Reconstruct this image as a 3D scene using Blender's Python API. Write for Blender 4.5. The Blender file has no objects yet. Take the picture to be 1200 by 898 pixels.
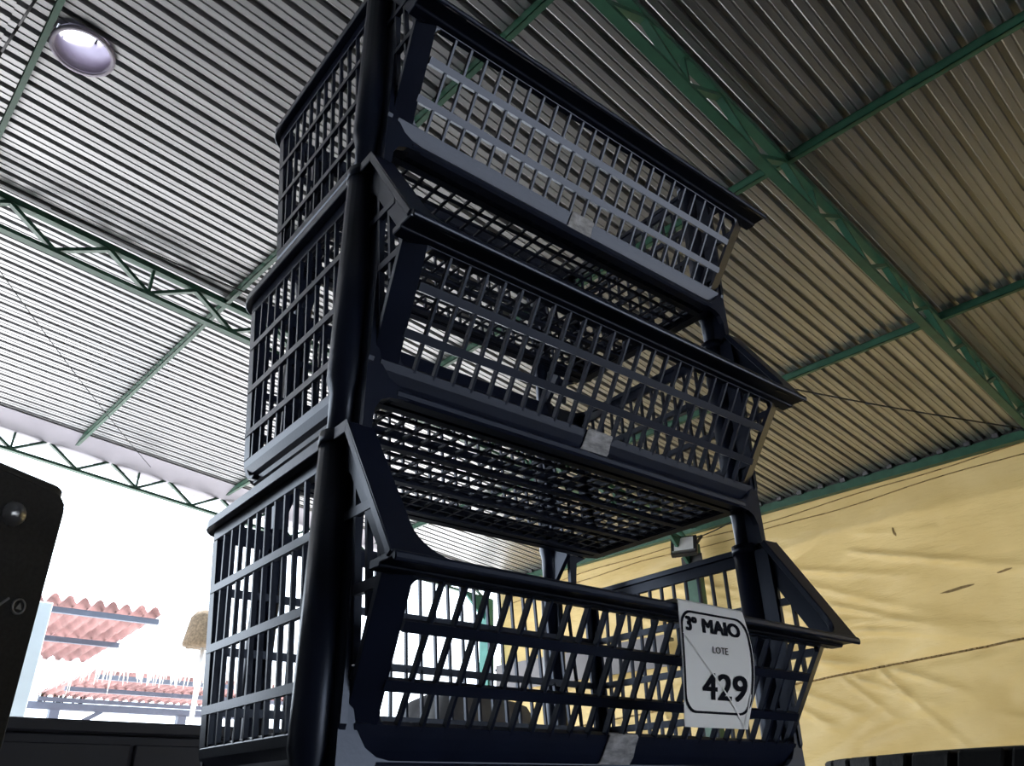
import bpy, bmesh, math, random
from mathutils import Vector, Matrix, noise

# ------------------------------------------------------------------ camera, world, sun, exposure
scene = bpy.context.scene
COL = scene.collection
S = 0.4                      # metres per basket tier
Z0 = 0.97                    # height of the lowest basket's floor line
CAM = Vector((-1.87252 * S, -1.79745 * S, Z0 - 0.169274 * S))
YAW, PIT, ROL = 0.6845544, 0.4933466, -0.0198754
dv = Vector((math.sin(YAW) * math.cos(PIT), math.cos(YAW) * math.cos(PIT), math.sin(PIT)))
rv = Vector((math.cos(YAW), -math.sin(YAW), 0))
uv = rv.cross(dv)
r2 = rv * math.cos(ROL) + uv * math.sin(ROL)
u2 = -rv * math.sin(ROL) + uv * math.cos(ROL)
camd = bpy.data.cameras.new('camera')
camd.sensor_width = 36.0
camd.lens = 36.0 * 913.517 / 1200.0
camd.clip_start = 0.02
camd.clip_end = 500
cam = bpy.data.objects.new('camera', camd)
COL.objects.link(cam)
cam.matrix_world = Matrix(((r2.x, u2.x, -dv.x, CAM.x), (r2.y, u2.y, -dv.y, CAM.y), (r2.z, u2.z, -dv.z, CAM.z), (0, 0, 0, 1)))
scene.camera = cam

world = bpy.data.worlds.new('World')
scene.world = world
world.use_nodes = True
wb = world.node_tree.nodes['Background']
wb.inputs[0].default_value = (0.80, 0.90, 1.0, 1)
wb.inputs[1].default_value = 4.4

BT = math.radians(4.25)      # the hall is turned a little against the baskets
BX = Vector((math.cos(BT), math.sin(BT), 0))
BY = Vector((-math.sin(BT), math.cos(BT), 0))

def B(a, b, z):              # hall coordinates (across, along, height above the eye) -> world
    return Vector((CAM.x, CAM.y, CAM.z)) + BX * a + BY * b + Vector((0, 0, z))

sund = bpy.data.lights.new('sun', 'SUN')
sund.energy = 23.0
sund.angle = math.radians(0.6)
sund.color = (1.0, 0.98, 0.95)
sun = bpy.data.objects.new('sun', sund)
COL.objects.link(sun)
sdir = (BX * 0.62 + BY * 0.42 + Vector((0, 0, 1.15))).normalized()   # towards the sun
sun.rotation_euler = sdir.to_track_quat('Z', 'Y').to_euler()
sun.location = B(20, 20, 30)

vs = scene.view_settings
vs.view_transform = 'Standard'
vs.look = 'None'
vs.exposure = -0.2
vs.gamma = 1.0
vs.use_curve_mapping = False

random.seed(7)

# ------------------------------------------------------------------ materials
def mat(name, col, rough=0.6, metal=0.0, var=0.0, vscale=8.0, bump=0.0, bscale=60.0, spec=0.5, stretch=None, col2=None, detail=4):
    m = bpy.data.materials.new(name)
    m.use_nodes = True
    nt = m.node_tree
    b = nt.nodes['Principled BSDF']
    b.inputs['Roughness'].default_value = rough
    b.inputs['Metallic'].default_value = metal
    b.inputs['Specular IOR Level'].default_value = spec
    tc = nt.nodes.new('ShaderNodeTexCoord')
    mp = nt.nodes.new('ShaderNodeMapping')
    nt.links.new(tc.outputs['Object'], mp.inputs[0])
    if stretch: mp.inputs['Scale'].default_value = stretch
    n = nt.nodes.new('ShaderNodeTexNoise')
    n.inputs['Scale'].default_value = vscale
    n.inputs['Detail'].default_value = detail
    nt.links.new(mp.outputs[0], n.inputs['Vector'])
    r = nt.nodes.new('ShaderNodeValToRGB')
    c = Vector(col)
    lo = c * (1 - var); hi = c * (1 + var)
    if col2: lo = c; hi = Vector(col2)
    r.color_ramp.elements[0].position = 0.3
    r.color_ramp.elements[1].position = 0.7
    r.color_ramp.elements[0].color = (*lo, 1)
    r.color_ramp.elements[1].color = (*[min(1, v) for v in hi], 1)
    nt.links.new(n.outputs['Fac'], r.inputs[0])
    nt.links.new(r.outputs[0], b.inputs['Base Color'])
    if bump:
        n2 = nt.nodes.new('ShaderNodeTexNoise')
        n2.inputs['Scale'].default_value = bscale
        n2.inputs['Detail'].default_value = 3
        nt.links.new(mp.outputs[0], n2.inputs['Vector'])
        bp = nt.nodes.new('ShaderNodeBump')
        bp.inputs['Strength'].default_value = bump
        bp.inputs['Distance'].default_value = 0.01
        nt.links.new(n2.outputs['Fac'], bp.inputs['Height'])
        nt.links.new(bp.outputs[0], b.inputs['Normal'])
    return m

M = {}
M['plastic'] = mat('black_plastic', (0.0095, 0.013, 0.030), 0.30, var=0.2, vscale=14, bump=0.02, bscale=260, spec=0.65)
M['plastic'].node_tree.nodes['Principled BSDF'].inputs['Specular Tint'].default_value = (0.72, 0.80, 1.0, 1)
M['sheet'] = mat('galvanised_sheet', (0.40, 0.40, 0.41), 0.38, metal=0.85, var=0.14, vscale=3.0, stretch=(0.35, 3.0, 1))
M['green'] = mat('green_paint', (0.028, 0.10, 0.062), 0.42, var=0.18, vscale=9)
M['teal'] = mat('teal_paint', (0.05, 0.22, 0.19), 0.45, var=0.15, vscale=6)
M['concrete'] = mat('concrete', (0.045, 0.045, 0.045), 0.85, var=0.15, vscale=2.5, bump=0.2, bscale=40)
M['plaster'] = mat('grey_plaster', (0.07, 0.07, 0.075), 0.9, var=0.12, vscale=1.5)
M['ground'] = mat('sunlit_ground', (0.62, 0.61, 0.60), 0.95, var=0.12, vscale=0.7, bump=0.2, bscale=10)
M['tile'] = mat('clay_tile', (0.34, 0.19, 0.185), 0.85, var=0.35, vscale=2.4)
M['thatch'] = mat('dry_thatch', (0.82, 0.80, 0.74), 0.95, var=0.25, vscale=9, stretch=(1, 1, 0.2))
M['brown'] = mat('brown_thatch', (0.13, 0.095, 0.06), 0.95, var=0.4, vscale=25)
M['white'] = mat('white_render', (0.78, 0.78, 0.78), 0.8, var=0.04, vscale=2)
M['paleblue'] = mat('pale_blue_paint', (0.62, 0.72, 0.80), 0.6, var=0.05, vscale=3)
M['bluegrey'] = mat('blue_grey_steel', (0.10, 0.12, 0.17), 0.5, var=0.1, vscale=4)
M['speaker'] = mat('speaker_black', (0.02, 0.02, 0.021), 0.6, var=0.2, vscale=30, bump=0.25, bscale=500)
M['grille'] = mat('speaker_grille', (0.022, 0.021, 0.022), 0.7, var=0.3, vscale=160)
M['chrome'] = mat('screw_metal', (0.45, 0.45, 0.47), 0.3, metal=0.9, var=0.1, vscale=60)
M['cabinet'] = mat('dark_cabinet', (0.05, 0.05, 0.066), 0.6, var=0.2, vscale=4)
M['rubber'] = mat('tyre_rubber', (0.016, 0.016, 0.017), 0.75, var=0.25, vscale=18, bump=0.2, bscale=120)
M['paper'] = mat('sleeved_paper', (0.93, 0.93, 0.96), 0.35, var=0.03, vscale=6)
M['ink'] = mat('black_ink', (0.008, 0.009, 0.016), 0.8, var=0.05, vscale=20, spec=0.08)
M['fold_glare'] = mat('white_fold_glare', (0.97, 0.98, 1.0), 0.5, var=0.02, vscale=20)  # white stands in for the glare along the sleeve crease
M['sticker'] = mat('worn_sticker', (0.20, 0.20, 0.22), 0.5, vscale=55, col2=(0.62, 0.62, 0.66), stretch=(1, 1, 3))
M['housing'] = mat('lamp_housing', (0.02, 0.02, 0.022), 0.5, var=0.15, vscale=20)
M['lens'] = mat('lamp_glass', (0.90, 0.90, 0.92), 0.25, var=0.05, vscale=12)
M['cable'] = mat('dark_cable', (0.03, 0.03, 0.035), 0.6, var=0.1, vscale=20)
M['rope'] = mat('tarp_cord', (0.30, 0.20, 0.08), 0.8, var=0.2, vscale=30)
M['pipe'] = mat('lilac_pipe', (0.38, 0.34, 0.43), 0.55, var=0.06, vscale=6)
M['drape'] = mat('grey_drape', (0.10, 0.10, 0.11), 0.6, var=0.25, vscale=5, bump=0.3, bscale=14)
M['board'] = mat('grey_board', (0.22, 0.21, 0.22), 0.7, var=0.08, vscale=4)
M['steel'] = mat('table_steel', (0.12, 0.12, 0.13), 0.4, metal=0.5, var=0.1, vscale=5)
M['silver'] = mat('silver_print', (0.30, 0.30, 0.31), 0.4, metal=0.3, var=0.05, vscale=20)
M['flash'] = mat('ridge_flashing', (0.40, 0.38, 0.44), 0.5, metal=0.2, var=0.08, vscale=2)

# yellow tarpaulin: thin cloth, some of the daylight behind it shines through
def tarp_mat():
    m = bpy.data.materials.new('yellow_tarpaulin')
    m.use_nodes = True
    nt = m.node_tree
    nt.nodes.clear()
    out = nt.nodes.new('ShaderNodeOutputMaterial')
    tc = nt.nodes.new('ShaderNodeTexCoord')
    n = nt.nodes.new('ShaderNodeTexNoise'); n.inputs['Scale'].default_value = 1.1; n.inputs['Detail'].default_value = 8
    nt.links.new(tc.outputs['Object'], n.inputs['Vector'])
    r = nt.nodes.new('ShaderNodeValToRGB')
    r.color_ramp.elements[0].position = 0.32; r.color_ramp.elements[0].color = (0.58, 0.42, 0.165, 1)
    r.color_ramp.elements[1].position = 0.70; r.color_ramp.elements[1].color = (0.72, 0.55, 0.25, 1)
    nt.links.new(n.outputs['Fac'], r.inputs[0])
    d = nt.nodes.new('ShaderNodeBsdfDiffuse'); t = nt.nodes.new('ShaderNodeBsdfTranslucent')
    g = nt.nodes.new('ShaderNodeBsdfGlossy'); g.inputs['Roughness'].default_value = 0.45
    nt.links.new(r.outputs[0], d.inputs[0]); nt.links.new(r.outputs[0], t.inputs[0])
    mx = nt.nodes.new('ShaderNodeMixShader'); mx.inputs[0].default_value = 0.055
    nt.links.new(d.outputs[0], mx.inputs[1]); nt.links.new(t.outputs[0], mx.inputs[2])
    m2 = nt.nodes.new('ShaderNodeMixShader'); m2.inputs[0].default_value = 0.04
    nt.links.new(mx.outputs[0], m2.inputs[1]); nt.links.new(g.outputs[0], m2.inputs[2])
    n2 = nt.nodes.new('ShaderNodeTexNoise'); n2.inputs['Scale'].default_value = 9; n2.inputs['Detail'].default_value = 5
    mp = nt.nodes.new('ShaderNodeMapping'); mp.inputs['Scale'].default_value = (1, 0.35, 1.3); mp.inputs['Rotation'].default_value = (0.25, 0, 0)
    nt.links.new(tc.outputs['Object'], mp.inputs[0]); nt.links.new(mp.outputs[0], n2.inputs['Vector'])
    bp = nt.nodes.new('ShaderNodeBump'); bp.inputs['Strength'].default_value = 0.7; bp.inputs['Distance'].default_value = 0.04
    nt.links.new(n2.outputs['Fac'], bp.inputs['Height'])
    nt.links.new(bp.outputs[0], d.inputs['Normal'])
    nt.links.new(m2.outputs[0], out.inputs[0])
    return m
M['tarp'] = tarp_mat()

# ------------------------------------------------------------------ mesh helpers
class MB:
    def __init__(s): s.v = []; s.f = []; s.smooth = []
    def add(s, verts, faces, sm=False):
        o = len(s.v)
        s.v += [Vector(p) for p in verts]
        s.f += [[i + o for i in f] for f in faces]
        s.smooth += [sm] * len(faces)
    def box(s, a, b):
        x0, y0, z0 = a; x1, y1, z1 = b
        s.add([(x0, y0, z0), (x1, y0, z0), (x1, y1, z0), (x0, y1, z0), (x0, y0, z1), (x1, y0, z1), (x1, y1, z1), (x0, y1, z1)],
              [(0, 3, 2, 1), (4, 5, 6, 7), (0, 1, 5, 4), (1, 2, 6, 5), (2, 3, 7, 6), (3, 0, 4, 7)])
    def bar(s, p, q, w, h, up=Vector((0, 0, 1))):    # rectangular bar p->q, w sideways, h along up
        p = Vector(p); q = Vector(q); d = (q - p).normalized(); up = Vector(up)
        sd = d.cross(up).normalized(); un = sd.cross(d).normalized()
        c = [sd * (w / 2) * i + un * (h / 2) * j for i, j in ((-1, -1), (1, -1), (1, 1), (-1, 1))]
        s.add([p + k for k in c] + [q + k for k in c], [(0, 1, 2, 3), (7, 6, 5, 4), (0, 4, 5, 1), (1, 5, 6, 2), (2, 6, 7, 3), (3, 7, 4, 0)])
    def tube(s, p, q, r, n=12, r2=None, caps=True):
        p = Vector(p); q = Vector(q); d = (q - p).normalized()
        a = d.orthogonal().normalized(); b = d.cross(a); r2 = r if r2 is None else r2
        vs_ = []
        for c, rr in ((p, r), (q, r2)):
            for i in range(n):
                t = 2 * math.pi * i / n
                vs_.append(c + a * rr * math.cos(t) + b * rr * math.sin(t))
        s.add(vs_, [(i, (i + 1) % n, n + (i + 1) % n, n + i) for i in range(n)], True)
        if caps: s.add(vs_, [tuple(range(n - 1, -1, -1)), tuple(range(n, 2 * n))])
    def path(s, pts, r, n=6):
        for a, b in zip(pts, pts[1:]): s.tube(a, b, r, n)
    def lathe(s, prof, c, n=20, axis='z', closed=False):        # prof: (radius, height)
        vs_ = []
        for rr, h in prof:
            for i in range(n):
                t = 2 * math.pi * i / n
                vs_.append(Vector((c[0] + rr * math.cos(t), c[1] + rr * math.sin(t), c[2] + h)))
        m = len(prof); fs = []
        for k in range(m if closed else m - 1):
            k2 = (k + 1) % m
            fs += [(k * n + i, k * n + (i + 1) % n, k2 * n + (i + 1) % n, k2 * n + i) for i in range(n)]
        s.add(vs_, fs, True)
    def prism(s, poly, off):      # poly: list of 3d points, off: extrusion vector
        n = len(poly); off = Vector(off); p = [Vector(a) for a in poly]
        s.add(p + [a + off for a in p], [tuple(range(n - 1, -1, -1)), tuple(range(n, 2 * n))] + [(i, (i + 1) % n, n + (i + 1) % n, n + i) for i in range(n)])
    def sweep(s, prof, x0, x1):   # closed (y,z) profile extruded along x
        s.prism([(x0, y, z) for y, z in prof], (x1 - x0, 0, 0))
    def mesh(s, name, m, bevel=0.0):
        me = bpy.data.meshes.new(name)
        me.from_pydata([tuple(v) for v in s.v], [], s.f)
        me.polygons.foreach_set('use_smooth', s.smooth)
        bm = bmesh.new(); bm.from_mesh(me)
        bmesh.ops.remove_doubles(bm, verts=bm.verts, dist=1e-6)
        bmesh.ops.recalc_face_normals(bm, faces=bm.faces)
        if bevel:
            es = [e for e in bm.edges if len(e.link_faces) == 2 and e.calc_face_angle(0) > 0.6]
            bmesh.ops.bevel(bm, geom=es, offset=bevel, segments=1, affect='EDGES', clamp_overlap=True)
        bm.to_mesh(me); bm.free()
        me.materials.append(m)
        return me

def link(name, me, parent=None, loc=None):
    o = bpy.data.objects.new(name, me)
    COL.objects.link(o)
    if parent: o.parent = parent
    if loc is not None: o.location = loc
    return o
def obj(name, mb, m, parent=None, bevel=0.0, loc=None):
    return link(name, mb.mesh(name, M[m] if isinstance(m, str) else m, bevel), parent, loc)
def tag(o, label=None, cat=None, group=None, kind=None):
    if label: o['label'] = label
    if cat: o['category'] = cat
    if group: o['group'] = group
    if kind: o['kind'] = kind
    return o
def empty(name, loc=(0, 0, 0), rz=0):
    o = bpy.data.objects.new(name, None); COL.objects.link(o)
    o.location = loc; o.rotation_euler = (0, 0, rz); o.empty_display_size = 0.1
    return o
KIDS = {}
def kids(o): return [c for c in bpy.data.objects if c.parent == o]
def copy_tree(o, parent=None):
    c = o.copy(); COL.objects.link(c); c.parent = parent
    for ch in kids(o): copy_tree(ch, c)
    return c

# ------------------------------------------------------------------ the setting (hall coordinates via an Empty frame)
HALL = Matrix.Translation(CAM) @ Matrix.Rotation(BT, 4, 'Z')     # hall axes, origin at eye height
FZ = -CAM.z                                                       # floor in hall coordinates
DW = 8.9
SL = math.tan(math.radians(5.2))
H0 = 0.372 * DW + DW * SL
def rz(a, off=0): return H0 - off - SL * a

def hobj(name, mb, m, parent=None, bevel=0.0):
    o = obj(name, mb, m, parent, bevel)
    if parent is None: o.matrix_world = HALL
    return o

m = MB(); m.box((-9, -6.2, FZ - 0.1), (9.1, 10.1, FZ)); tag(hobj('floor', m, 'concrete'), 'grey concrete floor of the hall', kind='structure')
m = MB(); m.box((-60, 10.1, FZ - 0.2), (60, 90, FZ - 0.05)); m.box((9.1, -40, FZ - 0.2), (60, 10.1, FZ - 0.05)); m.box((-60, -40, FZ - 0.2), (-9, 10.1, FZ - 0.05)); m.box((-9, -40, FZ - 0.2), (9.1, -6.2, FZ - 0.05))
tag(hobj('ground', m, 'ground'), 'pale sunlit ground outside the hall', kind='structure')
m = MB(); m.box((-9.2, -6.2, FZ), (-9, 10.0, rz(-9) + 0.05)); tag(hobj('wall_left', m, 'plaster'), 'grey plastered side wall', kind='structure')
m = MB()
m.box((-9, -6.2, FZ), (0.0, -6, 5.0)); m.box((8.0, -6.2, FZ), (9.1, -6, 5.0)); m.box((0.0, -6.2, 0.9), (8.0, -6, 5.0))  # wall out of view; its opening is added and sized to light the basket fronts
tag(hobj('wall_back', m, 'plaster'), 'unseen grey plastered end wall with a low gateway added to light the baskets', kind='structure')

# corrugated roof: sheets of seven ribs laid side by side, in two overlapping rows
PITCH = 0.14
RIB = [(0, 0), (0.040, 0), (0.047, 0.006), (0.053, 0.006), (0.055, 0), (0.094, 0), (0.101, 0.005), (0.106, 0.038), (0.135, 0.038)]
NR = 7
def sheet_mesh(a0, a1, lift):
    prof = []
    for k in range(NR): prof += [(k * PITCH + y, z) for y, z in RIB]
    prof += [(NR * PITCH, 0), (NR * PITCH + 0.02, 0.0)]
    b = MB(); n = len(prof); vs_ = []
    for a in (a0, a1):
        for y, z in prof: vs_.append((a, y, -SL * a + z + lift))
        for y, z in prof: vs_.append((a, y, -SL * a + z + lift + 0.0025))
    fs = []
    for i in range(n - 1):
        fs += [(i, i + 1, 2 * n + i + 1, 2 * n + i), (n + i + 1, n + i, 3 * n + i, 3 * n + i + 1)]
    fs += [(0, 2 * n, 3 * n, n), (n - 1, 2 * n - 1, 4 * n - 1, 3 * n - 1)]
    for i in range(n - 1): fs += [(i, n + i, n + i + 1, i + 1), (2 * n + i, 2 * n + i + 1, 3 * n + i + 1, 3 * n + i)]
    b.add(vs_, fs)
    return b.mesh('roof_sheet', M['sheet'])
roof = empty('ceiling'); roof.matrix_world = HALL @ Matrix.Translation((0, 0, H0))
tag(roof, 'corrugated metal roof on green steel beams', kind='structure')
low = sheet_mesh(-0.05, 9.25, 0.0)
high = sheet_mesh(-9.3, 0.06, 0.010)
VC = (0.335, 4.09); VR = 0.17
for k in range(-7, 10):
    y = 0.42 + k * NR * PITCH
    for me in (low, high):
        o = link('roof_sheet', me, roof, (0, y, 0.003 * (k % 2)))
        if me is low and y - 0.05 < VC[1] - VR < y + NR * PITCH or me is low and y < VC[1] + VR < y + NR * PITCH + 0.05:
            cb = MB(); cb.lathe([(VR, -0.6), (VR, 0.6)], (VC[0], VC[1] - y, 0), 40)
            cb.add(cb.v[:], [tuple(range(39, -1, -1)), tuple(range(40, 80))])
            cut = bpy.data.objects.new('cut', cb.mesh('cut', M['sheet'])); COL.objects.link(cut)
            tmp = bpy.data.objects.new('tmp', low); COL.objects.link(tmp)
            md = tmp.modifiers.new('b', 'BOOLEAN'); md.operation = 'DIFFERENCE'; md.object = cut; md.solver = 'EXACT'
            bpy.context.view_layer.update()
            ev = tmp.evaluated_get(bpy.context.evaluated_depsgraph_get())
            o.data = bpy.data.meshes.new_from_object(ev)
            bpy.data.objects.remove(tmp); bpy.data.objects.remove(cut)

# roof vent: a short pipe standing in the round hole
vent = empty('roof_vent'); vent.matrix_world = HALL @ Matrix.Translation((VC[0], VC[1], rz(VC[0]) - 0.02))
tag(vent, 'round lilac vent pipe opening through the corrugated roof', 'roof vent')
m = MB(); m.lathe([(VR - 0.006, 0.0), (VR - 0.006, 0.27), (VR - 0.014, 0.27), (VR - 0.014, 0.0)], (0, 0, 0), 40, closed=True); obj('collar', m, 'pipe', vent)
m = MB(); m.lathe([(VR - 0.012, -0.012), (VR + 0.012, -0.012), (VR + 0.012, 0.006), (VR - 0.012, 0.006)], (0, 0, 0), 40, closed=True); obj('rim', m, 'pipe', vent)
for a in (0.06, 0.105):
    m = MB(); h = math.sqrt((VR - 0.01) ** 2 - a * a); m.bar((a, -h, 0.26), (a, h, 0.26), 0.012, 0.012); obj('bar', m, 'housing', vent)

# purlins (one folded channel each)
for a in (-6.0, -4.0, -2.0, 0.13, 2.08, 4.0, 6.38):
    m = MB(); z = rz(a, 0.0)
    w = 0.020
    m.box((a - w, -5.99, z - 0.075), (a + w, 9.93, z - 0.067)); m.box((a - w, -5.99, z - 0.02), (a + w, 9.93, z - 0.008)); m.box((a - w, -5.99, z - 0.075), (a - w + 0.006, 9.93, z - 0.01))
    o = hobj('purlin', m, 'green')
    txt = {2.08: 'green steel purlin passing behind the upper basket', 0.13: 'green steel purlin beside the round roof vent',
           4.0: 'upper of the two green purlins right of the baskets', 6.38: 'green steel purlin nearest the yellow tarpaulin wall',
           -2.0: 'green steel purlin uphill of the roof vent, nearest of three', -4.0: 'green steel purlin uphill of the roof vent, middle of three', -6.0: 'green steel purlin uphill of the roof vent, farthest of three'}[a]
    tag(o, txt, 'roof beam', 'green roof purlins')
# eave beam above the tarpaulin with the bolts that hold the sheets
ev_ = empty('eave_beam'); ev_.matrix_world = HALL
tag(ev_, 'green steel eave beam along the top of the yellow tarpaulin', 'roof beam')
m = MB(); z = rz(DW); m.box((DW - 0.02, -5.99, z - 0.12), (DW + 0.04, 9.98, z - 0.02)); m.box((DW - 0.05, -5.99, z - 0.125), (DW + 0.04, 9.98, z - 0.11)); obj('channel', m, 'green', ev_)
m = MB(); m.box((DW + 0.0, -5.99, z - 0.03), (DW + 0.03, 9.98, z + 0.040)); obj('light_stop_strip', m, 'housing', ev_)  # added filler that stops daylight leaking in above the beam through the ribs
b_ = MB(); b_.box((-0.02, -0.03, 0), (0.02, 0.03, 0.05)); bme = b_.mesh('hook', M['steel'])
for k in range(0, 36): link('hook', bme, ev_, (DW - 0.04, 0.3 + k * 0.28, z - 0.03))

# lattice trusses
WEB = 0.72
def truss(b, label, flash=False):
    t = empty('roof_truss'); t.matrix_world = HALL @ Matrix.Translation((0, b, 0))
    tag(t, label, 'roof truss', 'green lattice roof trusses')
    for nm, off, h, w in (('top_chord', 0.055, 0.050, 0.060), ('bottom_chord', 0.315, 0.032, 0.062)):
        m = MB(); m.bar((-8.9, 0, rz(-8.9, off)), (8.85, 0, rz(8.85, off)), w, h); obj(nm, m, 'green', t)
    a = 0.727 - 13 * WEB; k = 0
    while a < 8.4:
        if a > -8.6:
            m = MB(); m.bar((a, 0, rz(a, 0.30)), (a + 0.36, 0, rz(a + 0.36, 0.075)), 0.045, 0.028); obj('web_bar', m, 'green', t)
            m = MB(); m.bar((a + 0.36, 0, rz(a + 0.36, 0.075)), (a + WEB, 0, rz(a + WEB, 0.30)), 0.045, 0.028); obj('web_bar', m, 'green', t)
            if k % 2 == 0:
                m = MB(); m.bar((a, 0, rz(a, 0.30)), (a, 0, rz(a, 0.07)), 0.035, 0.022, (1, 0, 0)); obj('upright', m, 'green', t)
        a += WEB; k += 1
    return t
truss(1.55, 'green lattice truss at the upper right, beyond the top basket')
truss(5.80, 'green lattice truss at the left, ending at the floodlight column')
truss(9.95, 'green lattice truss along the bright open end of the hall')
truss(-2.7, 'green lattice truss overhead in front of the baskets')
m = MB(); m.prism([(-9.2, 9.55, rz(-9.2) - 0.012), (-9.2, 9.9, rz(-9.2) - 0.10), (-9.2, 10.12, rz(-9.2) - 0.10), (-9.2, 10.12, rz(-9.2) + 0.05), (-9.2, 10.1, rz(-9.2) + 0.05), (-9.2, 10.1, rz(-9.2) - 0.09), (-9.2, 9.9, rz(-9.2) - 0.09)], (18.2, 0, -SL * 18.2))
tag(hobj('trim_1', m, 'flash'), 'lilac grey metal flashing at the open end of the roof', kind='structure')

# columns
def column(b, label, mt, w):
    t = empty('steel_column'); t.matrix_world = HALL @ Matrix.Translation((DW - 0.16, b, FZ)); tag(t, label, 'column')
    h = rz(DW - 0.16, 0.34) - FZ
    m = MB(); m.box((-0.06, -w, 0), (0.06, w, h)); m.box((-0.08, -w - 0.012, 0), (-0.06, w + 0.012, h)); obj('shaft', m, mt, t)
    m = MB(); m.box((-0.14, -0.2, 0), (0.12, 0.2, 0.02)); obj('base_plate', m, mt, t)
    m = MB(); m.prism([(-0.5, -0.02, h + 0.06), (-0.06, -0.02, h + 0.02), (-0.06, -0.02, h - 0.35)], (0, 0.04, 0)); obj('knee_brace', m, mt, t)
column(9.93, 'teal steel column at the corner of the open end', 'teal', 0.09)
column(5.80, 'dark green steel column behind the floodlight', 'green', 0.09)
column(1.55, 'green steel column under the right-hand truss', 'green', 0.09)
column(-2.7, 'green steel column farther along the tarpaulin wall', 'green', 0.09)

# yellow tarpaulin wall
def tarp():
    b = MB()
    y0, y1, z0, z1 = -5.95, 9.86, FZ + 0.02, rz(DW) - 0.03
    ys = [y0 + (0.0 - y0) * i / 60 for i in range(60)] + [0.0 + (y1) * i / 300 for i in range(301)]
    nz = 120
    def dep(y, z):
        p = Vector((y * 0.5, z * 1.6 + 0.35 * y, 0.3))
        d = 0.05 * noise.noise(Vector((y * 0.35, z * 0.5, 1.7)))
        d += 0.045 * noise.noise(p * 1.2) + 0.042 * (abs(noise.noise(Vector((y * 1.0 - z * 0.4, z * 4.2 + y * 1.3, 4.1)))) ** 0.7)
        # long tension folds fanning out from the cord
        for yc, zc, ang, ln, amp in FOLDS:
            ca, sa = math.cos(ang), math.sin(ang)
            u = (y - yc) * ca + (z - zc) * sa; v = -(y - yc) * sa + (z - zc) * ca
            if -0.1 < u < ln:
                d += amp * math.exp(-(v / (0.018 + 0.022 * max(u, 0))) ** 2) * (1 - u / ln) ** 0.6 * min(1, (u + 0.1) / 0.15) * 1.6
        d -= 0.03 * math.exp(-((z - cordz(y)) / 0.06) ** 2)
        for off in (0.0, 0.10):
            d += 0.012 * math.exp(-((z - seamz(y) - off) / 0.018) ** 2)
        tp_ = max(0.0, min(1.0, (z1 - 0.13 - z) / 0.3))
        return d * tp_ * tp_ * (3 - 2 * tp_) - 0.03
    vs_ = []
    for y in ys:
        for j in range(nz + 1):
            z = z0 + (z1 - z0) * j / nz
            vs_.append((DW + 0.03 - dep(y, z), y, z))
    fs = [(i * (nz + 1) + j, (i + 1) * (nz + 1) + j, (i + 1) * (nz + 1) + j + 1, i * (nz + 1) + j + 1) for i in range(len(ys) - 1) for j in range(nz)]
    b.add(vs_, fs, True)
    return b, dep
def cordz(y): return 1.30 - 0.062 * (y - 2.3)
def seamz(y): return 3.05 - 0.06 * max(0, y - 3.2) ** 1.0 * 0.35 + 0.03 * math.sin(y * 1.1)
FOLDS = []
for i in range(22):
    yc = random.uniform(3.4, 9.6); FOLDS.append((yc, random.uniform(1.5, 2.9), math.pi + random.uniform(0.10, 0.42), random.uniform(1.2, 2.8), random.uniform(0.018, 0.040)))
for i in range(14):
    yc = random.uniform(3.6, 9.4); FOLDS.append((yc, cordz(yc) - 0.03, math.pi + random.uniform(0.35, 0.95), random.uniform(0.7, 1.7), random.uniform(0.020, 0.045)))
for i in range(16):
    yc = random.uniform(1.0, 5.0); FOLDS.append((yc, random.uniform(0.3, 2.9), math.pi + random.uniform(-0.12, 0.25), random.uniform(0.4, 1.0), random.uniform(0.008, 0.02)))
tb, dep = tarp()
tp = hobj('tarpaulin', tb, 'tarp')
tag(tp, 'wrinkled yellow tarpaulin stretched as the right-hand wall', 'tarpaulin')
def patch(name, yc, zc, ln, ht, ang):      # small ragged scorch mark sewn onto the cloth
    m = MB(); n = 14; v_ = []
    for k in range(n):
        t = 2 * math.pi * k / n; a = ln * math.cos(t) * random.uniform(.85, 1.1); b = ht * math.sin(t) * random.uniform(.6, 1.2)
        y = yc + a * math.cos(ang) - b * math.sin(ang); z = zc + a * math.sin(ang) + b * math.cos(ang)
        v_.append(Vector((DW + 0.03 - dep(y, z) - 0.005, y, z)))
    m.prism(v_, (0.004, 0, 0)); obj(name, m, 'rope', tp)
patch('patch', 3.27, 2.60, 0.055, 0.016, 1.4)
patch('patch', 2.78, 1.865, 0.17, 0.014, -0.10)
patch('patch', 2.30, 1.96, 0.08, 0.010, -0.12)
pts = [(DW + 0.03 - dep(y, cordz(y)) - 0.012, y, cordz(y)) for y in [x * 0.05 for x in range(-40, 196)]]
m = MB(); m.path(pts, 0.011, 5); tag(hobj('tension_cord', m, 'rope'), 'brown cord running across the middle of the yellow tarpaulin', 'cord')
for off, lab in ((0.0, 'lower of two thin cords near the top of the yellow tarpaulin'), (0.10, 'upper of two thin cords near the top of the yellow tarpaulin')):
    pts = [(DW + 0.03 - dep(y, seamz(y) + off) - 0.01, y, seamz(y) + off + 0.012 * math.sin(3 * y + off * 30)) for y in [x * 0.2 for x in range(-10, 49)]]
    m = MB(); m.path(pts, 0.006, 5); tag(hobj('seam_cord', m, 'rope'), lab, 'cord')

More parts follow.
